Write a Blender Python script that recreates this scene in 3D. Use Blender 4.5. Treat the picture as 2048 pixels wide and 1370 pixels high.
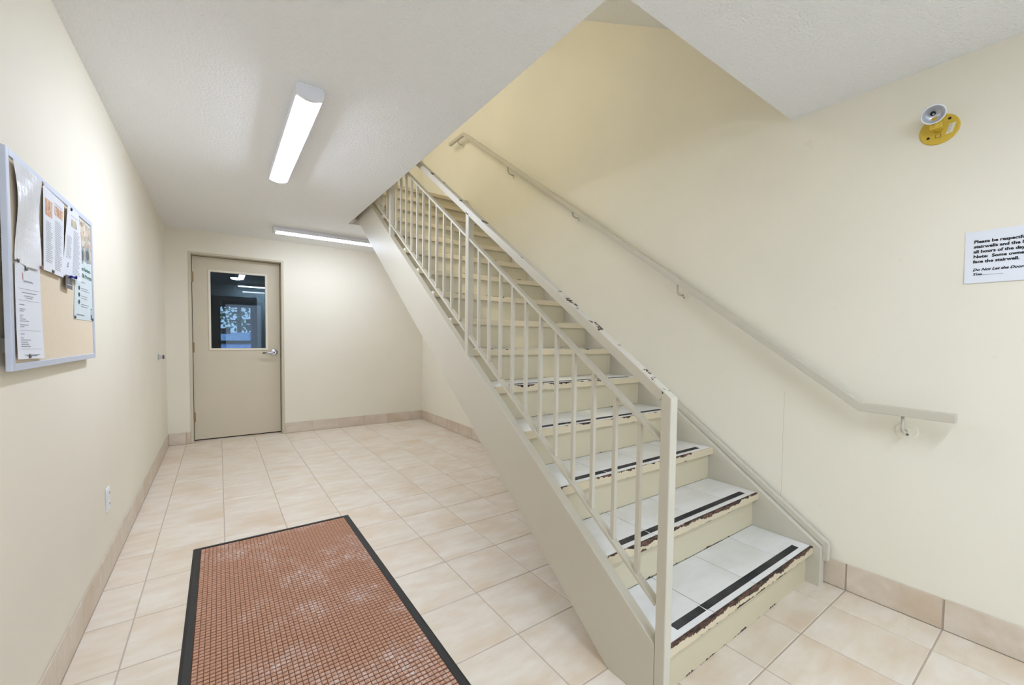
import bpy, bmesh, math, random
from mathutils import Vector, Matrix
random.seed(7)
S = bpy.context.scene
COL = S.collection
for o in list(bpy.data.objects):
    bpy.data.objects.remove(o)

# ------------------------------------------------------------------ camera, world, exposure
cam = bpy.data.cameras.new('camera'); CAM = bpy.data.objects.new('camera', cam); COL.objects.link(CAM)
cam.sensor_fit = 'HORIZONTAL'; cam.sensor_width = 36.0
cam.lens = 818.64 * 36.0 / 2048.0
cam.shift_x = 20.17 / 2048.0; cam.shift_y = 25.89 / 2048.0
cam.clip_start = 0.05; cam.clip_end = 200
def camdir(r, u, fw, yaw=.6051, pit=-.0385, roll=.0113):
    c, s = math.cos(roll), math.sin(roll); r, u = r*c-u*s, r*s+u*c
    c, s = math.cos(pit), math.sin(pit); fw, u = fw*c-u*s, fw*s+u*c
    c, s = math.cos(yaw), math.sin(yaw)
    return Vector((r*c+fw*s, -r*s+fw*c, u))
R_, U_, F_ = camdir(1, 0, 0), camdir(0, 1, 0), camdir(0, 0, 1)
CAM.matrix_world = Matrix(((R_.x, U_.x, -F_.x, .4742), (R_.y, U_.y, -F_.y, .0060), (R_.z, U_.z, -F_.z, 1.2301), (0, 0, 0, 1)))
S.camera = CAM
W = bpy.data.worlds.new('World'); S.world = W; W.use_nodes = True
W.node_tree.nodes['Background'].inputs[0].default_value = (.77, .92, 1.12, 1)
W.node_tree.nodes['Background'].inputs[1].default_value = 3.0
S.view_settings.view_transform = 'Standard'; S.view_settings.look = 'None'
S.view_settings.gamma = 1.0; S.view_settings.use_curve_mapping = False
S.view_settings.exposure = 0.97
S.cycles.max_bounces = 8; S.cycles.diffuse_bounces = 5; S.cycles.transparent_max_bounces = 12; S.cycles.use_light_tree = False
LAMP = (0.85, 0.95, 1.15)
L_MAIN, L_BACK, L_FRONT, L_UP = 31.0, 19.0, 26.0, 31.0

# ------------------------------------------------------------------ materials
def srgb(r, g, b):
    f = lambda c: (c/255)/12.92 if c <= 10 else (((c/255)+.055)/1.055)**2.4
    return (f(r), f(g), f(b), 1)
MATS = {}
class NT:
    def __init__(s, name):
        s.m = bpy.data.materials.new(name); s.m.use_nodes = True; s.t = s.m.node_tree; s.n = s.t.nodes
        s.b = s.n['Principled BSDF']; MATS[name] = s.m
    def node(s, t, **k):
        n = s.n.new(t)
        for a, v in k.items():
            if a in n.inputs.keys(): n.inputs[a].default_value = v
            else: setattr(n, a, v)
        return n
    def link(s, a, b): s.t.links.new(a, b)
    def val(s, v, sock):
        if hasattr(v, 'is_linked') or isinstance(v, bpy.types.NodeSocket): s.link(v, sock)
        else: sock.default_value = v
    def math(s, op, a, b=0.0, clamp=False):
        n = s.n.new('ShaderNodeMath'); n.operation = op; n.use_clamp = clamp
        s.val(a, n.inputs[0]); s.val(b, n.inputs[1]); return n.outputs[0]
    def mix(s, fac, a, b):
        n = s.n.new('ShaderNodeMix'); n.data_type = 'RGBA'
        s.val(fac, n.inputs[0]); s.val(a, n.inputs[6]); s.val(b, n.inputs[7]); return n.outputs[2]
    def ramp(s, fac, lo, hi):
        n = s.n.new('ShaderNodeMapRange'); n.clamp = True
        s.val(fac, n.inputs[0]); n.inputs[1].default_value = lo; n.inputs[2].default_value = hi; return n.outputs[0]
    def coord(s, kind='Object', scale=(1, 1, 1), rnd=False):
        c = s.n.new('ShaderNodeTexCoord'); mp = s.n.new('ShaderNodeMapping'); mp.inputs[3].default_value = scale
        s.link(c.outputs[kind], mp.inputs[0])
        if rnd:
            oi = s.n.new('ShaderNodeObjectInfo'); cb = s.n.new('ShaderNodeCombineXYZ')
            s.link(s.math('MULTIPLY', oi.outputs['Random'], 37.0), cb.inputs[0]); s.link(s.math('MULTIPLY', oi.outputs['Random'], 91.0), cb.inputs[1])
            s.link(cb.outputs[0], mp.inputs[1])
        return mp.outputs[0]
    def noise(s, vec, scale, detail=4, rough=.55):
        n = s.n.new('ShaderNodeTexNoise'); n.inputs['Scale'].default_value = scale; n.inputs['Detail'].default_value = detail
        n.inputs['Roughness'].default_value = rough; s.link(vec, n.inputs['Vector']); return n.outputs[0]
    def bump(s, h, strength, dist):
        n = s.n.new('ShaderNodeBump'); n.inputs['Strength'].default_value = strength; n.inputs['Distance'].default_value = dist
        s.link(h, n.inputs['Height']); s.link(n.outputs[0], s.b.inputs['Normal'])
    def fin(s, col, rough=.5, metal=0.0, spec=.5):
        s.val(col, s.b.inputs['Base Color']); s.val(rough, s.b.inputs['Roughness']); s.b.inputs['Metallic'].default_value = metal
        s.b.inputs['Specular IOR Level'].default_value = spec
        return s.m
def plain(name, col, rough=.5, metal=0.0, var=.06, scale=8, bump=0.0, spec=.5):
    k = NT(name); v = k.noise(k.coord(), scale)
    dark = tuple(c*(1-var) for c in col[:3])+(1,); lite = tuple(min(1, c*(1+var)) for c in col[:3])+(1,)
    if bump: k.bump(v, bump, .002)
    return k.fin(k.mix(v, dark, lite), rough, metal, spec)

def wall_mat(name, base):
    k = NT(name); v = k.coord()
    big = k.noise(v, 1.3, 2); fine = k.noise(v, 260, 1); scuff = k.noise(v, 9, 5, .7)
    c1 = k.mix(k.ramp(big, .3, .7), base, tuple(c*.955 for c in base[:3])+(1,))
    c2 = k.mix(k.math('MULTIPLY', k.ramp(scuff, .66, .78), .12), c1, srgb(150, 140, 118))
    k.bump(fine, .12, .0012)
    return k.fin(c2, .62, 0, .3)
wall_mat('wall_paint', srgb(239, 232, 214))
k = NT('ceiling_stipple'); v = k.coord()
n1 = k.noise(v, 80, 3, .65); n2 = k.noise(v, 1.1, 1)
k.bump(n1, .8, .010); k.fin(k.mix(n2, srgb(245, 245, 244), srgb(248, 248, 247)), .85, 0, .1)

def tile_mat(name, a, b, c, rough, stain):
    k = NT(name); v = k.coord('Object', (1.0, 3.2, 3.2), True); w = k.coord('Object', (1, 1, 1), True)
    n1 = k.noise(v, 4.2, 5, .62); n2 = k.noise(w, 2.2, 3, .6)
    c1 = k.mix(k.ramp(n1, .36, .68), a, b)
    c2 = k.mix(k.math('MULTIPLY', k.ramp(n2, .48, .72), stain), c1, c)
    oi = k.n.new('ShaderNodeObjectInfo')
    c3 = k.mix(k.math('MULTIPLY', oi.outputs['Random'], .10), c2, srgb(205, 186, 160))
    return k.fin(c3, k.ramp(n1, -1.0, 3.2) if False else rough, 0, .45)
tile_mat('floor_tile', srgb(236, 226, 212), srgb(224, 208, 186), srgb(216, 192, 162), .30, .75)
tile_mat('base_tile', srgb(223, 210, 194), srgb(210, 194, 173), srgb(200, 176, 146), .42, .7)
tile_mat('stair_tile', srgb(238, 238, 238), srgb(228, 228, 225), srgb(214, 210, 198), .30, .5)
plain('grout', srgb(194, 179, 164), .9, var=.12, scale=30)
plain('grout_light', srgb(205, 190, 172), .9, var=.1, scale=30)
plain('frame_paint', srgb(206, 197, 174), .38, var=.04, scale=5)
plain('door_paint', srgb(212, 200, 176), .42, var=.035, scale=3)
plain('lip_paint', srgb(234, 226, 206), .4, var=.03)
PAINT, PAINT_D = srgb(205, 198, 182), srgb(198, 190, 171)
def stair_paint(name, a, b, rough=.40):
    k = NT(name); v = k.coord()
    n1 = k.noise(v, 2.5, 2); n2 = k.noise(v, 46, 4, .7)
    c1 = k.mix(n1, a, b); c2 = k.mix(k.ramp(n2, .735, .76), c1, srgb(60, 48, 38))
    return k.fin(c2, rough, 0, .45)
stair_paint('stair_paint', PAINT, PAINT_D)
def peel(name, base, base2, H, t_top, g_top, t_low, g_low, rag=.0065):
    # old paint flaking off along worn edges; object attribute wear sets how worn the piece is
    k = NT(name); c = k.n.new('ShaderNodeTexCoord'); sp = k.n.new('ShaderNodeSeparateXYZ'); k.link(c.outputs['Object'], sp.inputs[0])
    at = k.n.new('ShaderNodeAttribute'); at.attribute_type = 'OBJECT'; at.attribute_name = 'wear'
    z = sp.outputs[2]
    mid = k.math('MULTIPLY', k.ramp(k.math('ABSOLUTE', k.math('ADD', sp.outputs[0], .05)), .38, .62), .14)
    n1 = k.noise(k.coord('Object', (7, 10, 0), True), 1.0, 6, .7); n2 = k.noise(k.coord('Object', (9, 0, 5), True), 1.3, 6, .72)
    zr = k.math('ADD', z, k.math('MULTIPLY', k.math('SUBTRACT', k.noise(k.coord('Object', (110, 110, 110), True), 1.0, 3, .7), .5), rag*2))
    h1 = k.math('MULTIPLY', k.math('SUBTRACT', k.math('ADD', n1, at.outputs['Fac']), k.math('ADD', mid, t_top)), g_top)
    h2 = k.math('MULTIPLY', k.math('SUBTRACT', k.math('ADD', n2, at.outputs['Fac']), k.math('ADD', mid, t_low)), g_low)
    m1 = k.ramp(k.math('SUBTRACT', zr, k.math('SUBTRACT', H, h1)), -.0004, .0004)
    m2 = k.ramp(k.math('SUBTRACT', h2, zr), -.0004, .0004)
    mask = k.math('MAXIMUM', m1, m2) if g_low else m1
    if not g_top: mask = m2
    brown = k.mix(k.ramp(k.noise(k.coord('Object', (20, 60, 60), True), 1.5, 4), .42, .62), srgb(34, 24, 18), srgb(104, 72, 56))
    paint = k.mix(k.noise(k.coord(), 3, 2), base, base2)
    k.bump(k.math('SUBTRACT', 1.0, mask), .5, .0012)
    return k.fin(k.mix(mask, paint, brown), k.math('ADD', k.math('MULTIPLY', mask, .35), .42))
peel('nosing_paint', srgb(214, 199, 168), srgb(206, 191, 160), .041, .56, .085, .64, .06)
peel('riser_paint', srgb(207, 195, 166), srgb(199, 187, 156), 9.0, .5, 0.0, .60, .09)
peel('rail_paint', PAINT, PAINT_D, .0005, .66, .05, 9.0, 0.0, .002)
k = NT('grip_tape'); v = k.coord(); n = k.noise(v, 420, 2)
k.bump(n, .6, .001); k.fin(k.mix(k.ramp(k.noise(v, 5, 4), .4, .75), srgb(30, 30, 32), srgb(74, 72, 70)), .85)
plain('lens_frame', srgb(232, 234, 240), .4, var=.02)
def emit(name, col, st):
    m = bpy.data.materials.new(name); m.use_nodes = True; t = m.node_tree; t.nodes.clear()
    e = t.nodes.new('ShaderNodeEmission'); e.inputs[0].default_value = (*col, 1); e.inputs[1].default_value = st
    o = t.nodes.new('ShaderNodeOutputMaterial'); t.links.new(e.outputs[0], o.inputs[0]); MATS[name] = m
emit('lens_main', LAMP, L_MAIN); emit('lens_back', LAMP, L_BACK); emit('added_lens_front', LAMP, L_FRONT); emit('added_lens_up', (.95, .98, 1.0), L_UP*.8); emit('added_lens_far_up', (1.0, .95, .76), L_UP*4)
emit('lens_hall', LAMP, 40.0)
# mat
k = NT('mat_fabric'); v = k.coord(); n = k.noise(v, 90, 4); d1 = k.noise(v, 3.2, 6, .65); d2 = k.noise(v, 70, 3)
c1 = k.mix(n, srgb(182, 136, 110), srgb(206, 162, 136))
c2 = k.mix(k.math('MULTIPLY', k.ramp(d1, .50, .70), k.ramp(d2, .40, .60)), c1, srgb(228, 208, 198))
k.bump(k.noise(v, 500, 2), .5, .002); k.fin(c2, .95, 0, .1)
k = NT('mat_ground'); v = k.coord(); n = k.noise(v, 60, 3)
k.fin(k.mix(n, srgb(92, 56, 40), srgb(110, 72, 54)), .95, 0, .1)
plain('black_rubber', srgb(40, 39, 37), .6, var=.25, scale=14)
plain('chrome', srgb(205, 207, 215), .22, 1.0, var=.03)
plain('reflector', srgb(236, 238, 244), .28, .55, var=.03)
plain('nickel', srgb(188, 188, 190), .34, .6, var=.03)
plain('hinge_brass', srgb(158, 138, 100), .4, .5, var=.1, scale=40)
plain('crack_line', srgb(196, 184, 156), .8)
plain('dark_gap', srgb(30, 25, 20), .8)
plain('brown_tip', srgb(110, 92, 66), .5)
plain('alu_frame', srgb(206, 212, 228), .38, .15, var=.03)
k = NT('cork'); v = k.coord(); n = k.noise(v, 130, 4); d = k.noise(v, 22, 6, .7); e = k.noise(v, 3.0, 2)
c1 = k.mix(n, srgb(224, 208, 182), srgb(236, 221, 198))
c2 = k.mix(k.math('MULTIPLY', k.ramp(d, .67, .71), k.ramp(e, .50, .62)), c1, srgb(128, 88, 60))
k.bump(n, .2, .001); k.fin(c2, .9, 0, .1)
plain('paper', srgb(232, 234, 240), .7, var=.015, spec=.2)
plain('paper_poster', srgb(216, 226, 228), .55, var=.02, spec=.3)
k = NT('plastic_sleeve'); v = k.coord(); n = k.noise(v, 12, 5, .6); k.bump(n, .35, .006)
k.fin(k.mix(n, srgb(224, 226, 232), srgb(236, 238, 242)), .22, 0, .6)
plain('ink_black', srgb(22, 22, 26), .7, var=.02); plain('ink_grey', srgb(150, 152, 160), .7, var=.02)
plain('ink_green', srgb(72, 122, 104), .7, var=.02); plain('ink_dark_green', srgb(52, 78, 78), .7, var=.02); plain('ink_red', srgb(206, 120, 120), .7)
plain('card_grey', srgb(104, 102, 104), .5); plain('pin_steel', srgb(120, 118, 112), .35, .8); plain('pin_red', srgb(150, 100, 84), .4); plain('pin_blue', srgb(28, 34, 150), .35)
def collage(name, cols, scale):
    k = NT(name); v = k.coord(); vo = k.n.new('ShaderNodeTexVoronoi'); vo.inputs['Scale'].default_value = scale; k.link(v, vo.inputs['Vector'])
    sp = k.n.new('ShaderNodeSeparateColor'); k.link(vo.outputs['Color'], sp.inputs[0])
    r = k.n.new('ShaderNodeValToRGB'); r.color_ramp.interpolation = 'CONSTANT'
    for i, c in enumerate(cols):
        e = r.color_ramp.elements[i] if i < 2 else r.color_ramp.elements.new(i/len(cols))
        e.position = i/len(cols); e.color = c
    k.link(sp.outputs[0], r.inputs[0])
    k.fin(k.mix(.25, r.outputs[0], k.mix(k.noise(v, 90, 3), srgb(120, 90, 70), srgb(250, 240, 220))), .5)
collage('photo_warm', [srgb(206, 120, 70), srgb(222, 168, 90), srgb(180, 84, 60), srgb(214, 190, 150)], 90)
collage('photo_food', [srgb(214, 172, 150), srgb(196, 196, 160), srgb(120, 120, 112), srgb(226, 200, 170), srgb(168, 150, 140), srgb(226, 224, 214)], 55)
plain('plate_grey', srgb(150, 160, 162), .5, var=.2, scale=40); plain('plate_food', srgb(84, 92, 92), .5, var=.4, scale=120)
plain('yellow_plastic', srgb(214, 180, 62), .42, var=.05, scale=20)
plain('white_plastic', srgb(236, 238, 238), .38, var=.02)
plain('label_white', srgb(226, 220, 200), .6)
plain('hall_paint', srgb(160, 166, 160), .7); plain('hall_dark', srgb(26, 30, 34), .45); plain('hall_floor', srgb(110, 108, 104), .6)
plain('sign_brown', srgb(112, 92, 52), .6); plain('sign_grey', srgb(120, 132, 136), .6); plain('sign_dark', srgb(60, 62, 66), .6)
plain('asphalt', srgb(150, 152, 156), .9, var=.1); plain('leaf', srgb(96, 118, 84), .8, var=.35, scale=3); plain('bark', srgb(98, 88, 78), .9, var=.2)
plain('car_paint', srgb(130, 158, 205), .3, .2); plain('car_glass', srgb(150, 175, 205), .1); plain('car_tyre', srgb(24, 24, 25), .8); plain('car_lamp', srgb(230, 230, 230), .2); plain('car_red', srgb(190, 60, 55), .4)
def glass(name, tint, refl):
    m = bpy.data.materials.new(name); m.use_nodes = True; t = m.node_tree; t.nodes.clear()
    a = t.nodes.new('ShaderNodeBsdfTransparent'); a.inputs[0].default_value = (*tint, 1)
    g = t.nodes.new('ShaderNodeBsdfGlossy'); g.inputs['Roughness'].default_value = .02; g.inputs[0].default_value = (.9, .95, 1, 1)
    mx = t.nodes.new('ShaderNodeMixShader'); mx.inputs[0].default_value = refl
    o = t.nodes.new('ShaderNodeOutputMaterial')
    t.links.new(a.outputs[0], mx.inputs[1]); t.links.new(g.outputs[0], mx.inputs[2]); t.links.new(mx.outputs[0], o.inputs[0]); MATS[name] = m
glass('tinted_glass', (.30, .36, .40), .03); glass('clear_glass', (.88, .90, .92), .04)

# ------------------------------------------------------------------ helpers
WL = {}
def new(): return bmesh.new()
def box(bm, x0, x1, y0, y1, z0, z1, M=None):
    vs = [bm.verts.new((x, y, z)) for x in (x0, x1) for y in (y0, y1) for z in (z0, z1)]
    for f in ((0, 1, 3, 2), (4, 6, 7, 5), (0, 4, 5, 1), (2, 3, 7, 6), (0, 2, 6, 4), (1, 5, 7, 3)): bm.faces.new([vs[i] for i in f])
    if M: bmesh.ops.transform(bm, matrix=M, verts=vs)
    return bm
def prism(bm, prof, x0, x1, axis='X'):
    # prof: polygon; axis X -> (y,z), axis Y -> (x,z), axis Z -> (x,y)
    P = {'X': lambda t, p: (t, p[0], p[1]), 'Y': lambda t, p: (p[0], t, p[1]), 'Z': lambda t, p: (p[0], p[1], t)}[axis]
    a = [bm.verts.new(P(x0, p)) for p in prof]; b = [bm.verts.new(P(x1, p)) for p in prof]; n = len(prof)
    bm.faces.new(a); bm.faces.new(b[::-1])
    for i in range(n): bm.faces.new((a[i], b[i], b[(i+1) % n], a[(i+1) % n]))
    return bm
def lathe(bm, prof, M, seg=28):
    # prof: list of (radius, height) revolved about local Z
    rings = []
    for r, h in prof:
        rings.append([bm.verts.new(M @ Vector((max(r, 1e-5)*math.cos(2*math.pi*i/seg), max(r, 1e-5)*math.sin(2*math.pi*i/seg), h))) for i in range(seg)])
    for a, b in zip(rings, rings[1:]):
        for i in range(seg): bm.faces.new((a[i], a[(i+1) % seg], b[(i+1) % seg], b[i]))
    bm.faces.new(rings[0][::-1]); bm.faces.new(rings[-1])
    return bm
def tube(bm, pts, r, seg=12):
    pts = [Vector(p) for p in pts]; rings = []
    for i, p in enumerate(pts):
        d = (pts[min(i+1, len(pts)-1)]-pts[max(i-1, 0)]).normalized(); q = d.to_track_quat('Z', 'Y').to_matrix()
        rings.append([bm.verts.new(p+q @ Vector((r*math.cos(2*math.pi*j/seg), r*math.sin(2*math.pi*j/seg), 0))) for j in range(seg)])
    for a, b in zip(rings, rings[1:]):
        for i in range(seg): bm.faces.new((a[i], a[(i+1) % seg], b[(i+1) % seg], b[i]))
    bm.faces.new(rings[0][::-1]); bm.faces.new(rings[-1])
    return bm
def axis_mat(pos, d):
    return Matrix.Translation(pos) @ Vector(d).normalized().to_track_quat('Z', 'Y').to_matrix().to_4x4()
def obj(name, bm, mat, parent=None, loc=None, bevel=0, smooth=False, rot=None):
    bmesh.ops.recalc_face_normals(bm, faces=bm.faces)
    if loc is None:
        xs = [v.co for v in bm.verts]
        loc = Vector(((min(v.x for v in xs)+max(v.x for v in xs))/2, (min(v.y for v in xs)+max(v.y for v in xs))/2, min(v.z for v in xs)))
        bmesh.ops.translate(bm, vec=-loc, verts=bm.verts)
    loc = Vector(loc)
    me = bpy.data.meshes.new(name); bm.to_mesh(me); bm.free()
    if smooth:
        for p in me.polygons: p.use_smooth = True
    for m in (mat if isinstance(mat, (list, tuple)) else [mat]): me.materials.append(MATS[m])
    o = bpy.data.objects.new(name, me); COL.objects.link(o)
    place(o, loc, parent)
    if rot: o.rotation_euler = rot
    if bevel:
        b = o.modifiers.new('bevel', 'BEVEL'); b.width = bevel; b.segments = 2; b.limit_method = 'ANGLE'
    return o
def place(o, loc, parent=None):
    loc = Vector(loc); WL[o.name] = loc
    if parent: o.parent = parent; o.location = loc-WL[parent.name]
    else: o.location = loc
def inst(o, loc, parent):
    c = o.copy(); COL.objects.link(c); place(c, loc, parent); return c
def empty(name, loc):
    o = bpy.data.objects.new(name, None); COL.objects.link(o); o.empty_display_size = .1; place(o, loc); return o
def tag(o, label, cat, group=None):
    o['label'] = label; o['category'] = cat
    if group: o['group'] = group
    return o
def struct(o, label=None, cat=None):
    o['kind'] = 'structure'
    if label: o['label'] = label
    if cat: o['category'] = cat
    return o
def text_polys(s, size=1.0, shear=0.0, bold=0.0):
    cu = bpy.data.curves.new('t', 'FONT'); cu.body = s; cu.size = size; cu.shear = shear; cu.offset = bold; cu.resolution_u = 2; cu.fill_mode = 'FRONT'
    to = bpy.data.objects.new('t', cu); COL.objects.link(to); dg = bpy.context.evaluated_depsgraph_get()
    me = to.evaluated_get(dg).to_mesh(); vs = [v.co.copy() for v in me.vertices]; fs = [tuple(p.vertices) for p in me.polygons]
    to.evaluated_get(dg).to_mesh_clear(); bpy.data.objects.remove(to); bpy.data.curves.remove(cu)
    return vs, fs
def add_text(bm, s, size, fn, shear=0.0, bold=0.0):
    vs, fs = text_polys(s, size, shear, bold)
    nv = [bm.verts.new(fn(v.x, v.y)) for v in vs]
    for f in fs:
        try: bm.faces.new([nv[i] for i in f])
        except ValueError: pass

# ------------------------------------------------------------------ dimensions (metres)
T = 1/3.
XR, YB, H = 3.0285, 5.842, 2.4314         # baseboard faces of right and back wall, ceiling height
BT = .0065                                 # baseboard thickness
WR, WLF, WB = XR+BT, -BT, YB+BT            # wall planes
YF = -2.0                                  # wall behind the camera
HU = 5.36                                  # ceiling of the upper storey
BH = .135
TX = [(1-.534)*T + i*T for i in range(-2, 12)]       # grout lines running in depth
TY = [j*T for j in range(-6, 19)]                     # grout lines running across  (j+10)

# ------------------------------------------------------------------ room shell
b = new(); box(b, WLF-.2, WR+.2, YF-.2, WB+.215, -.12, -.0022)
floor = struct(obj('floor', b, 'grout', loc=None), 'beige ceramic tiled lobby floor with grey grout lines', 'floor')
g = .0050
full = None
def tile_mesh(w, d, t=.006, bev=.0018):
    m = new(); h = t; e = bev
    lo = [m.verts.new(p) for p in ((-w/2, -d/2, 0), (w/2, -d/2, 0), (w/2, d/2, 0), (-w/2, d/2, 0))]
    md = [m.verts.new(p) for p in ((-w/2, -d/2, h-e), (w/2, -d/2, h-e), (w/2, d/2, h-e), (-w/2, d/2, h-e))]
    up = [m.verts.new(p) for p in ((-w/2+e, -d/2+e, h), (w/2-e, -d/2+e, h), (w/2-e, d/2-e, h), (-w/2+e, d/2-e, h))]
    for i in range(4):
        j = (i+1) % 4
        m.faces.new((lo[i], lo[j], md[j], md[i])); m.faces.new((md[i], md[j], up[j], up[i]))
    m.faces.new(up); m.faces.new(lo[::-1])
    return m
xs = [0.0] + [x for x in TX if .01 < x < XR-.01] + [XR]
ys = [y for y in TY if y > -1.4 and y < YB-.01] + [YB]
cache = {}
for i in range(len(xs)-1):
    for j in range(len(ys)-1):
        x0, x1, y0, y1 = xs[i]+g/2, xs[i+1]-g/2, ys[j]+g/2, ys[j+1]-g/2
        if i == 0: x0 = xs[0]+.001
        if i == len(xs)-2: x1 = XR-.001
        key = (round(x1-x0, 4), round(y1-y0, 4)); loc = ((x0+x1)/2, (y0+y1)/2, -.0055)
        if key not in cache: cache[key] = obj('tile', tile_mesh(*key), 'floor_tile', floor, loc=loc)
        else: inst(cache[key], loc, floor)
b = new()   # plain strip of the same tiling behind the camera
box(b, 0.001, XR-.001, YF, ys[0]-g/2, -.0055, .0005); obj('tiled_field', b, 'floor_tile', floor)
b = new(); box(b, .2, 1.15, WB, WB+.215, -.0055, .0008); obj('threshold', b, 'floor_tile', floor)

# walls
b = new(); box(b, WLF-.2, WLF, YF-.2, WB+.215, -.004, HU+.2)
struct(obj('wall_left', b, 'wall_paint'), 'cream painted wall with the bulletin board', 'wall')
b = new(); box(b, WR, WR+.2, YF-.2, WB+.215, -.004, HU+.2)
wr = struct(obj('wall_right', b, 'wall_paint'), 'cream painted wall beside the stairs rising past the handrail', 'wall')
b = new(); pts_ = [(.966+random.uniform(-.002, .002), .33+i*.03) for i in range(22)]
prism(b, [(y-.0006, z) for y, z in pts_]+[(y+.0006, z) for y, z in pts_[::-1]], WR-.0003, WR+.001); obj('drywall_seam', b, 'crack_line', wr)
EX0, EX1, EZ = .55, 2.65, 2.25            # glazed opening added unseen behind the viewer to let daylight in
b = new(); box(b, WLF, EX0, YF-.2, YF, -.004, HU+.2); box(b, EX1, WR, YF-.2, YF, -.004, HU+.2); box(b, EX0, EX1, YF-.2, YF, EZ, HU+.2)
struct(obj('wall_front', b, 'wall_paint'), 'cream painted wall behind the viewer around the added glazed opening', 'wall')
for n_, (a_, c_) in enumerate(((EX0, (EX0+EX1)/2), ((EX0+EX1)/2, EX1))):
    d3 = empty('added_door_3' if n_ == 0 else 'added_door_4', ((a_+c_)/2, YF-.1, 0)); struct(d3, 'added unseen glazed door admitting daylight behind the viewer, %s leaf' % ('first' if n_ == 0 else 'second'), 'door')
    b = new(); box(b, a_+.004, a_+.09, YF-.13, YF-.08, .006, EZ-.004); box(b, c_-.09, c_-.004, YF-.13, YF-.08, .006, EZ-.004); box(b, a_+.09, c_-.09, YF-.13, YF-.08, .006, .18); box(b, a_+.09, c_-.09, YF-.13, YF-.08, EZ-.10, EZ-.004)
    obj('door_stile', b, 'frame_paint', d3)
    b = new(); box(b, a_+.09, c_-.09, YF-.108, YF-.102, .18, EZ-.10); obj('door_glass', b, 'clear_glass', d3)
b = new(); box(b, -30, 30, -40, YF-.2, -.2, -.02); struct(obj('floor_added_bounce', b, 'asphalt'), 'added pale ground bouncing sky light in behind the viewer', 'ground')  # unseen ground added to bounce sky light up onto the ceiling
DX0, DX1, DZ = .198, 1.155, 2.188
b = new(); box(b, WLF, DX0, WB, WB+.215, -.004, HU+.2); box(b, DX1, WR, WB, WB+.215, -.004, HU+.2); box(b, DX0, DX1, WB, WB+.215, DZ, HU+.2)
struct(obj('wall_back', b, 'wall_paint'), 'cream painted end wall around the grey beige door', 'wall')
# ceiling slab of the lobby, with the stair opening
OX, OY0, OY1 = 1.612, .982, 4.512
b = new(); box(b, WLF, OX, YF, WB, H, 2.93); box(b, OX, WR, YF, OY0, H, 2.93); box(b, OX, WR, OY1, WB, H, 2.93)
struct(obj('ceiling', b, 'ceiling_stipple'), 'white stippled lobby ceiling with a stair opening', 'ceiling')
b = new(); box(b, WLF, WR, YF, WB, HU, HU+.2)
struct(obj('ceiling_upper', b, 'ceiling_stipple'), 'white ceiling of the storey above the stairs', 'ceiling')
sz = lambda y: 3.384+(y-1.77)*.689
b = new(); prism(b, [(OY0-.9, sz(OY0)), (OY0, sz(OY0)), (4.62, sz(4.62)), (4.62, sz(4.62)+.25), (OY0-.9, sz(OY0)+.25)], OX, WR)
struct(obj('ceiling_soffit', b, 'ceiling_stipple'), 'sloping grey underside of the next stair flight above', 'ceiling')

# baseboards: single tiles on a grout backing
def baseboard(name, runs, fixed, axis, side, label):
    root = None; cache = {}
    b = new()
    for (a0, a1, cuts) in runs:
        if axis == 'Y': box(b, min(fixed, fixed-side*.002), max(fixed, fixed-side*.002), a0, a1, 0.001, BH-.003)
        else: box(b, a0, a1, min(fixed, fixed-side*.002), max(fixed, fixed-side*.002), 0.001, BH-.003)
    root = struct(obj(name, b, 'grout_light' if name != 'baseboard_right' else 'grout'), label, 'baseboard')
    gg = .003 if name != 'baseboard_right' else .007
    for (a0, a1, cuts) in runs:
        c = [a0]+[q for q in cuts if a0+.02 < q < a1-.02]+[a1]
        for p, q in zip(c, c[1:]):
            w = round(q-p-gg, 4); loc = (fixed-side*.002, (p+q)/2, .0015) if axis == 'Y' else ((p+q)/2, fixed-side*.002, .0015)
            if w in cache: inst(cache[w], loc, root); continue
            m = new(); d = BT-.002
            if axis == 'Y': box(m, min(0, -side*d), max(0, -side*d), -w/2, w/2, 0, BH-.0015)
            else: box(m, -w/2, w/2, min(0, -side*d), max(0, -side*d), 0, BH-.0015)
            cache[w] = obj('base_tile', m, 'base_tile', root, loc=loc, bevel=.0015)
baseboard('baseboard_left', [(-1.3, YB, TY)], WLF, 'Y', -1, 'beige tile skirting below the bulletin board wall')
baseboard('baseboard_back', [(0.0, DX0-.002, TX), (DX1+.002, XR, TX)], WB, 'X', 1, 'beige tile skirting on both sides of the door')
baseboard('baseboard_right', [(-1.3, YB, TY)], WR, 'Y', 1, 'beige tile skirting below the handrail wall and under the stairs')

# ------------------------------------------------------------------ door
YD = 5.965
b = new()
box(b, DX0-.001, .2225, WB-.004, WB+.20, 0, DZ+.001); box(b, 1.128, DX1+.001, WB-.004, WB+.20, 0, DZ+.001); box(b, .2225, 1.128, WB-.004, WB+.20, 2.166, DZ+.001)
box(b, .2225, .238, YD+.048, WB+.20, 0, 2.166); box(b, 1.113, 1.128, YD+.048, WB+.20, 0, 2.166); box(b, .238, 1.113, YD+.048, WB+.20, 2.152, 2.166)
struct(obj('trim_1', b, 'frame_paint', bevel=.002), 'beige painted steel door frame set into the end wall', 'door frame')
LX0, LX1, LZ0, LZ1 = .2275, 1.1220, .014, 2.1600
WX0, WX1, WZ0, WZ1 = .401, .961, 1.089, 1.993
d1 = empty('door_1', ((LX0+LX1)/2, YD+.022, 0)); struct(d1, 'grey beige steel door with a tinted vision window', 'door')
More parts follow.
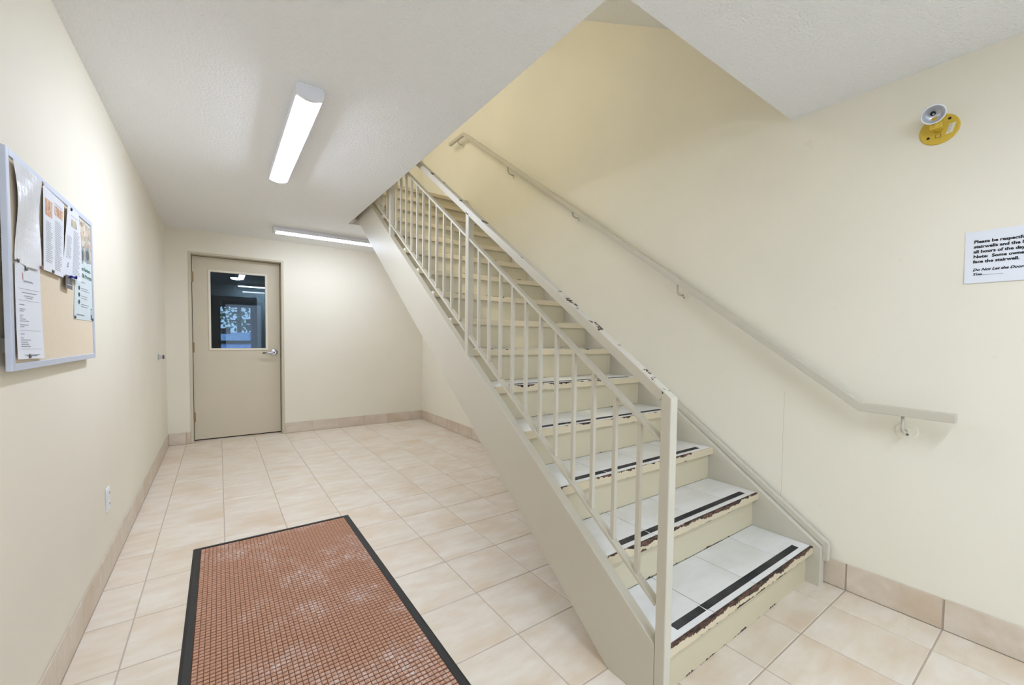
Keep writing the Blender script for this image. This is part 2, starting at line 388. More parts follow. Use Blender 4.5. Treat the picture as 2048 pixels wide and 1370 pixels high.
b = new(); box(b, LX0, WX0, YD, YD+.044, LZ0, LZ1); box(b, WX1, LX1, YD, YD+.044, LZ0, LZ1); box(b, WX0, WX1, YD, YD+.044, LZ0, WZ0); box(b, WX0, WX1, YD, YD+.044, WZ1, LZ1)
bmesh.ops.remove_doubles(b, verts=b.verts, dist=1e-5); obj('door_leaf', b, 'door_paint', d1)
b = new(); e = .024
box(b, WX0-e, WX0, YD-.007, YD, WZ0-e, WZ1+e); box(b, WX1, WX1+e, YD-.007, YD, WZ0-e, WZ1+e); box(b, WX0, WX1, YD-.007, YD, WZ0-e, WZ0); box(b, WX0, WX1, YD-.007, YD, WZ1, WZ1+e)
obj('window_lip', b, 'lip_paint', d1, bevel=.003)
b = new(); box(b, WX0, WX1, YD+.018, YD+.024, WZ0, WZ1); pane = obj('window_pane', b, 'tinted_glass', d1)
b = new()
for i in range(1, 44): box(b, WX0+i*.01273-.0003, WX0+i*.01273+.0003, YD+.0168, YD+.0174, WZ0, WZ1)
for i in range(1, 71): box(b, WX0, WX1, YD+.0168, YD+.0174, WZ0+i*.01273-.0003, WZ0+i*.01273+.0003)
wm = obj('wire_mesh', b, 'ink_black', pane); wm['kind'] = 'stuff'
for z in (1.919, 1.099, .28):
    b = new()
    for q in range(5): lathe(b, [(.0085, 0), (.0085, .0225)], Matrix.Translation((LX0-.002, YD-.006, z-.058+q*.0235)), 12)
    lathe(b, [(.0065, 0), (.0065, .125)], Matrix.Translation((LX0-.002, YD-.006, z-.062)), 10)
    box(b, LX0-.0035, LX0+.014, YD-.0015, YD+.03, z-.058, z+.058)
    obj('hinge', b, 'hinge_brass', d1)
hx, hz = 1.052, 1.036
h = new(); lathe(h, [(.042, 0), (.042, .008), (.036, .016), (.019, .02), (.016, .05), (.017, .058)], axis_mat((hx, YD, hz), (0, -1, 0)), 32)
hd = obj('lever_handle', h, 'chrome', d1, smooth=False)
b = new(); tube(b, [(hx+.006, YD-.055, hz), (hx-.03, YD-.058, hz), (hx-.075, YD-.056, hz-.003), (hx-.10, YD-.052, hz-.005)], .0105, 14); obj('lever', b, 'chrome', hd, smooth=True)
b = new(); tube(b, [(hx-.10, YD-.052, hz-.005), (hx-.128, YD-.045, hz-.007)], .0102, 14); obj('lever_tip', b, 'brown_tip', hd)
b = new(); box(b, LX0, LX1, YD+.012, YD+.03, .001, LZ0); obj('gap_shade_bottom', b, 'dark_gap', d1)  # dark strip standing in for the shade under the leaf
b = new(); box(b, .2226, LX0, YD+.022, YD+.034, LZ0, LZ1); box(b, LX1, 1.1279, YD+.022, YD+.034, LZ0, LZ1); box(b, .2226, 1.1279, YD+.022, YD+.034, LZ1, 2.1659); obj('gap_shade_edges', b, 'dark_gap', d1)  # dark strips that paint the shade in the gaps around the leaf
b = new(); box(b, LX1, LX1+.0058, YD+.002, YD+.03, hz-.07, hz+.085); obj('latch_plate', b, 'dark_gap', d1)

# ------------------------------------------------------------------ hall behind the door, with the glazed street door
HY0, HY1, HX0, HX1 = WB+.215, 11.4, -.9, 2.6
b = new(); box(b, HX0-.1, HX1+.1, HY0, HY1+.2, -.12, .0); struct(obj('floor_hall', b, 'hall_floor'), 'dim floor of the hall seen through the door window', 'floor')
b = new(); box(b, HX0-.1, HX1+.1, HY0, HY1+.2, 2.43, 2.6); struct(obj('ceiling_hall', b, 'hall_paint'), 'dim ceiling of the hall seen through the door window', 'ceiling')
b = new(); box(b, HX0-.1, HX0, HY0, HY1+.2, 0, 2.43); struct(obj('wall_hall_left', b, 'hall_paint'), 'dim side wall of the hall behind the door, hinge side', 'wall')
b = new(); box(b, HX1, HX1+.1, HY0, HY1+.2, 0, 2.43); struct(obj('wall_hall_right', b, 'hall_paint'), 'dim side wall of the hall behind the door, handle side', 'wall')
FX0, FX1, FZ = .30, 1.235, 2.16
b = new(); box(b, HX0, FX0, HY1, HY1+.2, 0, 2.43); box(b, FX1, HX1, HY1, HY1+.2, 0, 2.43); box(b, FX0, FX1, HY1, HY1+.2, FZ, 2.43)
struct(obj('wall_hall_back', b, 'hall_paint'), 'dim wall around the glazed street door', 'wall')
d2 = empty('door_2', ((FX0+FX1)/2, HY1+.05, 0)); struct(d2, 'dark framed glazed street door seen through the window', 'door')
GX0, GX1, GZ0, GZ1 = .512, 1.10, .25, 1.915
b = new(); box(b, FX0, GX0, HY1, HY1+.08, .005, FZ); box(b, GX1, FX1, HY1, HY1+.08, .005, FZ); box(b, GX0, GX1, HY1, HY1+.08, .005, GZ0); box(b, GX0, GX1, HY1, HY1+.08, GZ1, FZ)
obj('door_stile', b, 'hall_dark', d2)
b = new(); box(b, GX0, GX1, HY1+.035, HY1+.043, GZ0, GZ1); obj('door_glass', b, 'clear_glass', d2)
b = new(); box(b, GX0-.05, GX1+.05, HY1-.07, HY1-.02, 1.07, 1.14); box(b, GX0-.04, GX0-.01, HY1-.03, HY1, 1.06, 1.15); box(b, GX1+.01, GX1+.04, HY1-.03, HY1, 1.06, 1.15); obj('push_bar', b, 'hall_dark', d2, bevel=.008)
for x0, x1, z0, z1, m, lab in ((.68, .86, 1.585, 1.62, 'sign_dark', 'narrow dark sticker on the street door glass'),
                               (1.0, 1.125, 1.54, 1.645, 'sign_brown', 'square brown sign on the street door, upper of two'),
                               (1.0, 1.125, 1.41, 1.515, 'sign_grey', 'square grey sign on the street door below the brown one'),
                               (.515, .70, 1.29, 1.42, 'sign_grey', 'wide grey sign low on the street door glass')):
    b = new(); box(b, x0, x1, HY1+.031, HY1+.034, z0, z1) if x1 < 1.1 else box(b, x0, x1, HY1-.006, HY1-.002, z0, z1)
    tag(obj('door_sign', b, m), lab, 'sign')
rl = empty('round_ceiling_light', (.765, 9.56, 2.37)); tag(rl, 'round lit ceiling light in the hall beyond the door', 'ceiling light')
b = new(); lathe(b, [(.105, 0), (.105, .06)], Matrix.Translation((.765, 9.56, 2.37))); obj('light_base', b, 'lens_frame', rl)
b = new(); lathe(b, [(.02, -.034), (.07, -.026), (.095, 0)], Matrix.Translation((.765, 9.56, 2.37))); obj('light_lens', b, 'lens_hall', rl)

# ------------------------------------------------------------------ outside the street door
b = new(); box(b, -30, 30, HY1+.2, 70, -.2, -.02); struct(obj('floor_outside', b, 'asphalt'), 'pale paved ground outside the street door', 'ground')
def tree(x, y, h, r, label):
    t = empty('tree', (x, y, -.02)); tag(t, label, 'tree', 'trees outside the street door')
    b = new(); lathe(b, [(.16, 0), (.12, h*.3), (.07, h*.7), (.02, h*.95)], Matrix.Translation((x, y, -.02)), 10); obj('trunk', b, 'bark', t)
    b = new()
    for i in range(1400):
        a = random.uniform(0, 6.28); zz = random.uniform(.12, 1.0)*h; rr = r*math.sqrt(random.random())*(1.0-.35*zz/h)
        c = Vector((x+rr*math.cos(a), y+rr*math.sin(a), zz)); u = Vector((random.gauss(0, 1), random.gauss(0, 1), random.gauss(0, 1))).normalized(); w = u.orthogonal().normalized()
        s = random.uniform(.08, .2); vs = [b.verts.new(c+q) for q in (-u*s, w*s*.6, u*s, -w*s*.6)]; b.faces.new(vs)
    f = obj('foliage', b, 'leaf', t); f['kind'] = 'stuff'
tree(1.6, 32, 8.5, 3.0, 'leafy tree outside the street door, handle side'); tree(-1.8, 36, 9, 3.2, 'leafy tree outside the street door, middle'); tree(5.5, 37, 9, 3.0, 'leafy tree outside the street door, farthest to the side')
def car(x, y, paint, label):
    c = empty('parked_car', (x, y, -.02)); tag(c, label, 'car')
    b = new(); prism(b, [(y, .25), (y, .72), (y+.25, .86), (y+1.2, .92), (y+4.1, .95), (y+4.4, .6), (y+4.4, .25)], x-.85, x+.85); obj('body', b, paint, c, bevel=.06)
    b = new(); prism(b, [(y+1.05, .9), (y+1.75, 1.38), (y+3.1, 1.42), (y+3.9, .93)], x-.7, x+.7); cb = obj('cabin', b, paint, c, bevel=.05)
    b = new(); vs = [b.verts.new(p) for p in ((x-.6, y+1.06, .94), (x+.6, y+1.06, .94), (x+.52, y+1.66, 1.345), (x-.52, y+1.66, 1.345))]; b.faces.new(vs); bmesh.ops.translate(b, vec=(0, -.03, .03), verts=b.verts)
    bmesh.ops.solidify(b, geom=b.faces[:], thickness=.01); obj('windscreen', b, 'car_glass', cb)
    for sx in (-1, 1):
        b = new(); box(b, x+sx*.62-.14, x+sx*.62+.14, y-.02, y+.06, .56, .70); obj('headlamp', b, 'car_lamp', c, bevel=.02)
        for yy in (.85, 3.5):
            b = new(); lathe(b, [(.30, 0), (.32, .03), (.32, .17), (.30, .2)], axis_mat((x+sx*.86-.1*sx-.1, y+yy, .30), (1, 0, 0)), 20); obj('wheel', b, 'car_tyre', c)
car(.95, 19, 'car_paint', 'pale blue car parked outside the street door'); car(3.1, 21, 'car_red', 'red car parked outside at the edge of the street door glass')

# ------------------------------------------------------------------ staircase
RISE, RUN, NY0 = .1953, .2624, .782
SX0, SX1 = 1.66, 1.703                     # open side stringer
IX0, IX1 = 1.703, 2.953
NOS, NT_ = .030, .041
st = empty('staircase', (2.3, 2.6, 0)); tag(st, 'beige painted steel staircase with white tiled treads and peeling nosings', 'staircase')
top = lambda y: .727*y-.3716
bot = lambda y: .727*y-.729
b = new(); prism(b, [(.806, 0), (bot(0)/-.727 if False else 1.0028, 0), (4.37, bot(4.37)), (4.50, bot(4.50)), (4.50, 2.93), (4.46, 2.93), (4.46, top(4.46)), (.806, top(.806))], SX0, SX1)
obj('stringer', b, 'stair_paint', st, bevel=.003)['label'] = 'wide beige stringer on the open side'
b = new(); prism(b, [(.752, 0), (1.0028, 0), (4.50, bot(4.50)), (4.50, 2.93), (4.45, 2.93), (4.40, .198+.716*(4.40-.752)), (.754, .198), (.752, .198)], IX1, 3.012)
obj('stringer', b, 'stair_paint', st, bevel=.002)['label'] = 'beige stringer against the wall'
dz = .727; ty = lambda y: .205+dz*(y-.752)*1.0
b = new(); n0 = [(.731, .128), (.752, .128), (.752, .199), (4.40, .199+.716*(4.40-.752)), (4.40, .221+.716*(4.40-.752)), (.731, .218)]
prism(b, n0, 2.988, 3.0205); obj('cap_strip', b, 'stair_paint', st, bevel=.0015)
N = 15
ryf = lambda k: NY0+NOS+(k-1)*RUN         # riser face of step k
tread_w = IX1-IX0; mx = (IX0+IX1)/2
wears = {1: .24, 2: .19, 3: .09, 4: .07, 5: .08, 6: .03, 7: .0, 8: .04, 9: .0, 10: -.04, 11: -.08, 12: -.05, 13: -.06, 14: -.1, 15: -.1}
joints = [2.691-i*T for i in range(0, 3)]
tcache = {}; rz = None; ncache = None
pan = None; tape = None
for k in range(1, N+1):
    zt = k*RISE
    # riser
    z0 = 0.0008 if k == 1 else (k-1)*RISE+.0005
    b = new(); box(b, -tread_w/2, tread_w/2, 0, .012, 0, zt-NT_+.004-z0)
    r = obj('riser', b, 'riser_paint', st, loc=(mx, ryf(k), z0)); r['wear'] = {1: .12, 2: .06, 3: .02, 4: .04, 5: .04, 6: .02}.get(k, -.1)
    if k == N: continue
    # tread pan with its nosing lip, tiles, tape
    loc = (mx, NY0+(k-1)*RUN+.046, zt-.030)
    if pan is None:
        b = new(); box(b, -tread_w/2, tread_w/2, 0, RUN+NOS-.046, 0, .016); pan = obj('tread', b, 'grout', st, loc=loc); tr = pan
    else: tr = inst(pan, loc, st)
    nl = (mx, NY0+(k-1)*RUN, zt-NT_)
    if ncache is None:
        b = new(); prism(b, [(0, .004), (.004, 0), (.046, 0), (.046, NT_-.016), (.012, NT_-.016), (.012, NT_-.0008), (.005, NT_), (.0015, NT_-.0015), (0, NT_-.005)], -tread_w/2, tread_w/2)
        ncache = obj('nosing', b, 'nosing_paint', tr, loc=nl); nz = ncache
    else: nz = inst(ncache, nl, tr)
    nz['wear'] = wears[k]
    ed = [IX0]+joints[::-1]+[IX1]
    for p, q in zip(ed, ed[1:]):
        w, d = round(q-p-.0045, 4), round(RUN+NOS-.0135-.001, 4)
        loc = ((p+q)/2, NY0+(k-1)*RUN+.0135+d/2, zt-.0142)
        if (w, d) not in tcache: tcache[(w, d)] = obj('tile', tile_mesh(w, d, .0140, .0012), 'stair_tile', tr, loc=loc)
        else: inst(tcache[(w, d)], loc, tr)
    b = new(); s0, s1 = -.50+random.uniform(-.02, .02), .535+random.uniform(-.012, .012)
    cut = 2.024-mx+random.uniform(-.02, .01)
    yy = .036
    for p, q in ((s0, cut-.004), (cut+.004, s1)): prism(b, [(p, 0), (q, 0), (q+.004, .031), (p, .031)], 0, .0009, 'Z')
    obj('grip_tape', b, 'grip_tape', tr, loc=(mx, NY0+(k-1)*RUN+yy, zt-.0002))
b = new(); box(b, -tread_w/2, tread_w/2, 0, .046, 0, NT_-.004); nz = obj('nosing', b, 'nosing_paint', st, loc=(mx, NY0+(N-1)*RUN, 2.93-NT_+.003)); nz['wear'] = -.2
y0_, y1_ = 1.05, 4.47
b = new(); prism(b, [(y0_, bot(y0_)+.012), (y1_, bot(y1_)+.012), (y1_, bot(y1_)+.028), (y0_, bot(y0_)+.028)], IX0, IX1); obj('soffit_panel', b, 'stair_paint', st)
b = new(); pts = [(4.30, 0), (4.512, 0), (4.512, .030), (4.47, .018), (4.44, .034), (4.40, .022), (4.36, .037), (4.33, .02)]
prism(b, [(OX+.001+q[1], q[0]) for q in pts], H-.004, H+.006, 'Z'); 
struct(obj('trim_2', b, 'grout', bevel=0), 'torn grey plaster edge where the stringer meets the ceiling', 'trim')

# ------------------------------------------------------------------ guard railing on the open side
gr = empty('stair_railing', (1.679, 2.1, .2)); tag(gr, 'beige steel stair railing with thin vertical balusters', 'railing')
PW = .038; PX0 = 1.660; PX = PX0+PW/2
SL = .713
z_top = lambda y: 1.056+SL*(y-.777)        # upper outer edge of the top rail
z_mid = lambda y: .915+SL*(y-.813)
z_bot = lambda y: .354+SL*(y-.808)
NEW = [.786, 2.090, 3.394]
ang = math.atan(SL)
for i, y in enumerate(NEW):
    zb = .0008 if i == 0 else top(y-PW/2)-.004
    zt0, zt1 = z_top(y-PW/2), z_top(y+PW/2)
    if i: zt0, zt1 = zt0-.03, zt1-.03
    b = new(); prism(b, [(y-PW/2, zb), (y+PW/2, zb if i == 0 else top(y+PW/2)-.004), (y+PW/2, zt1), (y-PW/2, zt0)], PX0, PX0+PW)
    o = obj('newel_post', b, 'stair_paint', gr, bevel=.004)
def bar(name, zf, y0, y1, w, t, mat, bev=.002):
    # bar lying along the slope; its upper edge passes through zf
    L = (y1-y0)/math.cos(ang); b = new(); box(b, -w/2, w/2, 0, L, -t, 0)
    o = obj(name, b, mat, gr, loc=(PX, y0, zf(y0)), bevel=bev); o.rotation_euler = (ang, 0, 0); return o
o = bar('top_rail', z_top, .790, 4.55, PW, PW, 'rail_paint', .004); o['wear'] = .09
for a, c in ((NEW[0]+PW/2, NEW[1]-PW/2), (NEW[1]+PW/2, NEW[2]-PW/2), (NEW[2]+PW/2, 4.55)):
    bar('mid_rail', z_mid, a, c, .030, .013, 'stair_paint'); bar('bottom_rail', z_bot, a, c, .030, .013, 'stair_paint')
bl = None
for a in (NEW[0], NEW[1], NEW[2]):
    for i in range(1, 12):
        y = a+(NEW[1]-NEW[0])*i/12.
        if y > 4.5: continue
        loc = (PX, y, z_bot(y)-.002)
        if bl is None:
            b = new(); box(b, -.0075, .0075, -.0075, .0075, 0, z_mid(y)-z_bot(y)-.010); bl = obj('baluster', b, 'stair_paint', gr, loc=loc)
        else: inst(bl, loc, gr)

# ------------------------------------------------------------------ wall handrail
hr = empty('wall_handrail', (2.957, 2.5, .9)); tag(hr, 'beige square tube handrail on the right wall with bracket mounts', 'handrail')
HRX, HS = 2.957, .037
def zr(y): return .951 if y <= .614 else (.951+(y-.614)*.7265 if y < 4.452 else .951+(4.452-.614)*.7265)
b = new()
prof = [(.315, .945), (.614, .953), (4.452, zr(4.452)), (4.83, zr(4.452)+.012)]
ring = []
for i, (y, z) in enumerate(prof):
    sec = 0
    if i in (1, 2): sec = math.tan(math.atan(.7265)/2)*HS
    if i == 0: lo = (y, z-HS)
    elif i == 1: lo = (y+sec*.9, z-HS)
    elif i == 2: lo = (y+sec*.9, z-HS)
    else: lo = (y, z-HS)
    ring.append([b.verts.new((HRX-HS/2, y, z)), b.verts.new((HRX+HS/2, y, z)), b.verts.new((HRX+HS/2, lo[0], lo[1])), b.verts.new((HRX-HS/2, lo[0], lo[1]))])
for p, q in zip(ring, ring[1:]):
    for i in range(4): b.faces.new((p[i], p[(i+1) % 4], q[(i+1) % 4], q[i]))
b.faces.new(ring[0]); b.faces.new(ring[-1][::-1])
obj('rail', b, 'stair_paint', hr, bevel=.003)
bk = None
for y, z in ((.475, .838), (1.577, 1.538), (2.566, 2.277), (3.524, 2.946), (4.611, 3.662)):
    loc = (HRX, y, z)
    dzr = zr(y)-HS-z+.004
    b = new(); tube(b, [(0, 0, dzr), (0, 0, .030), (.006, 0, .012), (.018, 0, .003), (.034, 0, 0), (WR-HRX-.004, 0, 0)], .0062, 12)
    br = obj('bracket', b, 'stair_paint', hr, loc=loc, smooth=True)
    b = new(); lathe(b, [(.0395, 0), (.0395, .0022), (.036, .004), (.012, .0055), (.010, .010)], axis_mat((0, 0, 0), (-1, 0, 0)), 36); obj('wall_plate', b, 'wall_paint', br, loc=(WR, y, z))
    b = new(); lathe(b, [(.005, 0), (.005, .002), (.003, .0035)], axis_mat((0, 0, 0), (-1, 0, 0)), 12); obj('screw', b, 'pin_steel', br, loc=(WR-.0045, y-.004, z-.016))

# ------------------------------------------------------------------ ceiling lights
def strip_light(center, length, along, z, lens, label):
    cx, cy = center; w = .125; h = .066
    t = empty('strip_light', (cx, cy, z-h)); tag(t, label, 'ceiling light', 'strip lights')
    hull = [(-w/2+.006, 0), (-w/2, -.018), (-w/2+.004, -.034)]
    arc = [(-.052+.104*i/10., -.050-.016*math.sin(math.pi*i/10.)**.8) for i in range(11)]
    def pr(bm, prof, a, c):
        return prism(bm, [(cx+p[0], z+p[1]) for p in prof], cy+a, cy+c, 'Y') if along == 'Y' else prism(bm, [(cy+p[0], z+p[1]) for p in prof], cx+a, cx+c, 'X')
    b = new(); pr(b, [(-w/2+.008, 0), (-w/2, -.020), (-w/2+.004, -.051), (w/2-.004, -.051), (w/2, -.020), (w/2-.008, 0)], -length/2, length/2); obj('housing', b, 'lens_frame', t)
    b = new(); pr(b, [(-.051, -.0512)]+[(p[0]*.98, p[1]-.002) for p in arc[1:-1]]+[(.051, -.0512)], -length/2+.022, length/2-.022); obj('lens', b, lens, t)
    for s in (-1, 1):
        b = new(); a = s*length/2; c = a-s*.022
        pr(b, [(-w/2-.001, -.020), (-w/2+.003, -.053)]+[(p[0]*1.04, p[1]-.004) for p in arc[1:-1]]+[(w/2-.003, -.053), (w/2+.001, -.020), (w/2-.008, -.0005), (-w/2+.008, -.0005)], min(a+s*.001, c), max(a+s*.001, c)); obj('end_cap', b, 'lens_frame', t)
    return t
strip_light((.848, 2.825), 1.30, 'Y', H, 'lens_main', 'lit strip light on the lobby ceiling nearest the viewer, running towards the door')
strip_light((1.60, 5.135), 1.25, 'X', H, 'lens_back', 'lit strip light on the lobby ceiling close to the end wall, partly behind the stringer')
strip_light((1.62, -.42), 1.30, 'X', H, 'added_lens_front', 'added unseen strip light on the lobby ceiling behind the viewer')  # out of view, added to brighten the near lobby and right wall
strip_light((.42, 4.55), 1.30, 'Y', HU, 'added_lens_up', 'added unseen strip light on the ceiling of the upper storey')  # unseen lamp added to brighten the upper stair wall
strip_light((.80, .60), 1.30, 'Y', HU, 'added_lens_far_up', 'added unseen strip light far along the ceiling of the upper storey')  # unseen strong lamp added for warm bounce light in the stairwell
strip_light((1.35, 11.06), 1.05, 'X', 2.43, 'lens_hall', 'lit strip light in the dim hall seen through the door window')

# ------------------------------------------------------------------ floor mat
MX0, MX1, MY0, MY1 = .338, 1.198, 1.00, 2.912
fm = empty('floor_mat', ((MX0+MX1)/2, (MY0+MY1)/2, .0005)); tag(fm, 'brown waffle textured entrance mat with black rubber border', 'mat')
B = .036
b = new(); box(b, MX0+B-.002, MX1-B+.002, MY0+B-.002, MY1-B+.002, .0008, .0055); obj('backing', b, 'mat_ground', fm)
b = new()
for x0, x1, y0, y1 in ((MX0, MX0+B, MY0, MY1), (MX1-B, MX1, MY0, MY1), (MX0+B, MX1-B, MY0, MY0+B), (MX0+B, MX1-B, MY1-B*.8, MY1)):
    ex = (x0 == MX0, x1 == MX1, y0 == MY0 , y1 == MY1)
    lo = [b.verts.new(p) for p in ((x0, y0, .0008), (x1, y0, .0008), (x1, y1, .0008), (x0, y1, .0008))]
    q = .012
    a0, a1, c0, c1 = x0+(q if ex[0] else 0), x1-(q if ex[1] else 0), y0+(q if ex[2] else 0), y1-(q if ex[3] else 0)
    up = [b.verts.new(p) for p in ((a0, c0, .007), (a1, c0, .007), (a1, c1, .007), (a0, c1, .007))]
    b.faces.new(lo[::-1]); b.faces.new(up)
    for i in range(4): b.faces.new((lo[i], lo[(i+1) % 4], up[(i+1) % 4], up[i]))
obj('rubber_border', b, 'black_rubber', fm)
verts, faces = [], []
px, py = .0182, .0195
nx, ny = int((MX1-MX0-2*B)/px), int((MY1-MY0-1.8*B)/py)
ox, oy = MX0+B+((MX1-MX0-2*B)-nx*px)/2, MY0+B
for j in range(ny):
    for i in range(nx):
        x, y = ox+i*px, oy+j*py; n = len(verts); e1, e2 = .0016, .0042
        zt = .0105+random.uniform(-.0006, .0006); k_ = random.uniform(-.0006, .0006)
        verts += [(x+.0006, y+.0034, .005), (x+px-.0006, y+.0034, .005), (x+px-.0006, y+py-.0016, .005), (x+.0006, y+py-.0016, .005),
                  (x+.0012, y+.0040, zt-.0018), (x+px-.0012, y+.0040, zt-.0018), (x+px-.0012, y+py-.0034, zt-.0012), (x+.0012, y+py-.0034, zt-.0012),
                  (x+e2+k_, y+e2+.003, zt), (x+px-e2+k_, y+e2+.003, zt), (x+px-e2+k_, y+py-e2-.003, zt), (x+e2+k_, y+py-e2-.003, zt)]
        for a in (0, 4):
            for q in range(4): faces.append((n+a+q, n+a+(q+1) % 4, n+a+4+(q+1) % 4, n+a+4+q))
        faces.append((n+8, n+9, n+10, n+11))
me = bpy.data.meshes.new('waffle_nubs'); me.from_pydata(verts, [], faces); me.materials.append(MATS['mat_fabric'])
o = bpy.data.objects.new('waffle_nubs', me); COL.objects.link(o); o.parent = fm; o.location = -WL[fm.name]; o['kind'] = 'stuff'

# ------------------------------------------------------------------ bulletin board and what is pinned to it
BY0, BY1, BZ0, BZ1, BXB, BXF = 1.640, 2.532, 1.130, 1.724, .010, .0225
bb = empty('bulletin_board', (.0, (BY0+BY1)/2, BZ0)); tag(bb, 'cork bulletin board in a pale aluminium frame on the left wall', 'bulletin board')
b = new(); box(b, BXB, BXF-.004, BY0+.008, BY1-.008, BZ0+.008, BZ1-.008); obj('cork_panel', b, 'cork', bb)
for y0, y1, z0, z1 in ((BY0, BY0+.020, BZ0, BZ1), (BY1-.020, BY1, BZ0, BZ1), (BY0+.020, BY1-.020, BZ0, BZ0+.020), (BY0+.020, BY1-.020, BZ1-.020, BZ1)):
    b = new(); box(b, BXB-.001, BXF, y0, y1, z0, z1); obj('frame_rail', b, 'alu_frame', bb, bevel=.0015)
for y in (BY0+.03, BY1-.03):
    b = new(); box(b, WLF, .012, y-.018, y+.018, BZ1-.002, BZ1+.004); box(b, WLF, WLF+.004, y-.012, y+.012, BZ1-.004, BZ1+.014)
    lathe(b, [(.005, 0), (.004, .005)], axis_mat((WLF+.004, y+.004, BZ1+.009), (1, 0, 0)), 10); obj('hanger_clip', b, 'pin_steel', bb)
    b = new(); box(b, WLF, BXB, y-.015, y+.015, BZ0+.05, BZ0+.09); obj('stand_off', b, 'pin_steel', bb)
class Sheet:
    # quad given as (tl, tr, bl, br) in (Y,Z); curl lifts it off the board
    def __init__(s, name, q, x, mat, label, cat='paper', curl=lambda u, v: 0.0, nu=8, nv=10, warp=lambda u, v: (0, 0), thick=.0004):
        s.q = q; s.x = x; s.c = curl; s.w = warp
        b = new(); g = [[b.verts.new(s.p(i/nu, j/nv)) for i in range(nu+1)] for j in range(nv+1)]
        for j in range(nv):
            for i in range(nu): b.faces.new((g[j][i], g[j][i+1], g[j+1][i+1], g[j+1][i]))
        s.o = tag(obj(name, b, mat), label, cat)
        m = s.o.modifiers.new('solid', 'SOLIDIFY'); m.thickness = thick; m.offset = 0
    def p(s, u, v, off=0.0):     # v = 0 top, 1 bottom
        tl, tr, bl, br = s.q; f = lambda i: (tl[i]*(1-u)+tr[i]*u)*(1-v)+(bl[i]*(1-u)+br[i]*u)*v
        w = s.w(u, v)
        return Vector((s.x+s.c(u, v)+off, f(0)+w[0], f(1)+w[1]))
    def rect(s, b, u0, u1, v0, v1, off=.0007, n=1):
        for i in range(n):
            for j in range(n):
                a0, a1, c0, c1 = u0+(u1-u0)*i/n, u0+(u1-u0)*(i+1)/n, v0+(v1-v0)*j/n, v0+(v1-v0)*(j+1)/n
                b.faces.new([b.verts.new(s.p(*q, off)) for q in ((a0, c0), (a1, c0), (a1, c1), (a0, c1))])
    def lines(s, b, u0, u1, v0, v1, n, h=.005, jag=.35):
        for i in range(n):
            v = v0+(v1-v0)*i/max(1, n-1); s.rect(b, u0, u1-(u1-u0)*random.random()*jag, v, v+h)
    def text(s, b, t, u, v, size, su, off=.0007, **kw):
        add_text(b, t, size, lambda x, y: s.p(u+x*su, v-y, off), **kw)
    def part(s, name, b, mat):
        o = obj(name, b, mat, s.o)
        if name in ('print', 'icon', 'bullet', 'lettering', 'title', 'photo'): o['kind'] = 'stuff'
        return o
XP = .0188
sl = Sheet('plastic_sleeve', ((1.674, 1.700), (1.893, 1.704), (1.676, 1.434), (1.848, 1.428)), XP+.004, 'plastic_sleeve', 'wavy clear sleeve with blank sheet, top corner nearest the viewer', 'document sleeve', lambda u, v: .003+.004*math.sin(3*u+5*v), warp=lambda u, v: (.012*math.sin(math.pi*v)*(1-u), -.008*math.sin(math.pi*u)*v))
lt = Sheet('letter', ((1.674, 1.428), (1.862, 1.434), (1.660, 1.162), (1.864, 1.157)), XP+.002, 'paper', 'white letter with grey print pinned below the clear sleeve', 'paper', lambda u, v: .002+.004*v*v)
b = new()
for v, a, c in ((.30, .22, .80), (.335, .30, .66), (.355, .36, .62), (.43, .12, .3), (.475, .12, .34), (.495, .12, .26), (.54, .12, .24), (.56, .12, .2), (.58, .12, .33), (.60, .12, .44), (.64, .12, .42), (.66, .12, .26), (.735, .12, .26), (.775, .12, .22), (.797, .12, .48), (.82, .12, .36), (.842, .12, .4), (.864, .12, .46), (.955, .22, .8), (.965, .30, .7)): lt.rect(b, a, c, v, v+.008)
for v in (.265, .385, .70, .895): lt.rect(b, .1, .9, v, v+.003)
lt.part('print', b, 'ink_grey')
b = new()
for i in range(14): lt.rect(b, .28+i*.028, .30+i*.028, .185-.012*abs(math.sin(i*1.9)), .192-.006*math.sin(i*2.3))
lt.part('signature', b, 'ink_grey')['kind'] = 'stuff'
b = new()
for i in range(6): lt.rect(b, .25+.02*(i % 2), .275+.02*(i % 2), .10+i*.012, .112+i*.012)
lt.part('red_mark', b, 'ink_red')['kind'] = 'stuff'
f2 = Sheet('flyer', ((1.908, 1.702), (2.118, 1.697), (1.872, 1.432), (2.070, 1.430)), XP+.004, 'paper', 'two column flyer with two orange photos, second sheet along the board', 'paper', lambda u, v: .002+.004*v)
b = new(); f2.rect(b, .08, .40, .13, .33, n=1); f2.rect(b, .52, .93, .13, .25); f2.part('photo', b, 'photo_warm')
b = new(); f2.rect(b, .50, .9, .10, .107); f2.lines(b, .10, .44, .40, .88, 22, .006); f2.lines(b, .54, .92, .32, .93, 28, .006); f2.part('print', b, 'ink_grey')
po = Sheet('poster', ((2.292, 1.700), (2.508, 1.700), (2.226, 1.292), (2.508, 1.290)), XP+.001, 'paper_poster', 'pale green bin programme poster with food picture, far end of the board', 'poster')
b = new(); po.rect(b, .02, .98, .01, .40); po.part('picture', b, 'photo_food')
for u0, v0, s_ in ((.36, .36, .17), (.72, .33, .17), (.12, .31, .14)):
    b = new(); b.faces.new([b.verts.new(po.p(u0+s_*math.cos(a*math.pi/12), v0+s_*.50*math.sin(a*math.pi/12), .0009)) for a in range(24)]); pl = po.part('plate', b, 'plate_grey')
    b = new(); b.faces.new([b.verts.new(po.p(u0+.02+s_*.6*math.cos(a*math.pi/12), v0+s_*.32*math.sin(a*math.pi/12), .0012)) for a in range(24)]); obj('plate_food', b, 'plate_food', pl)
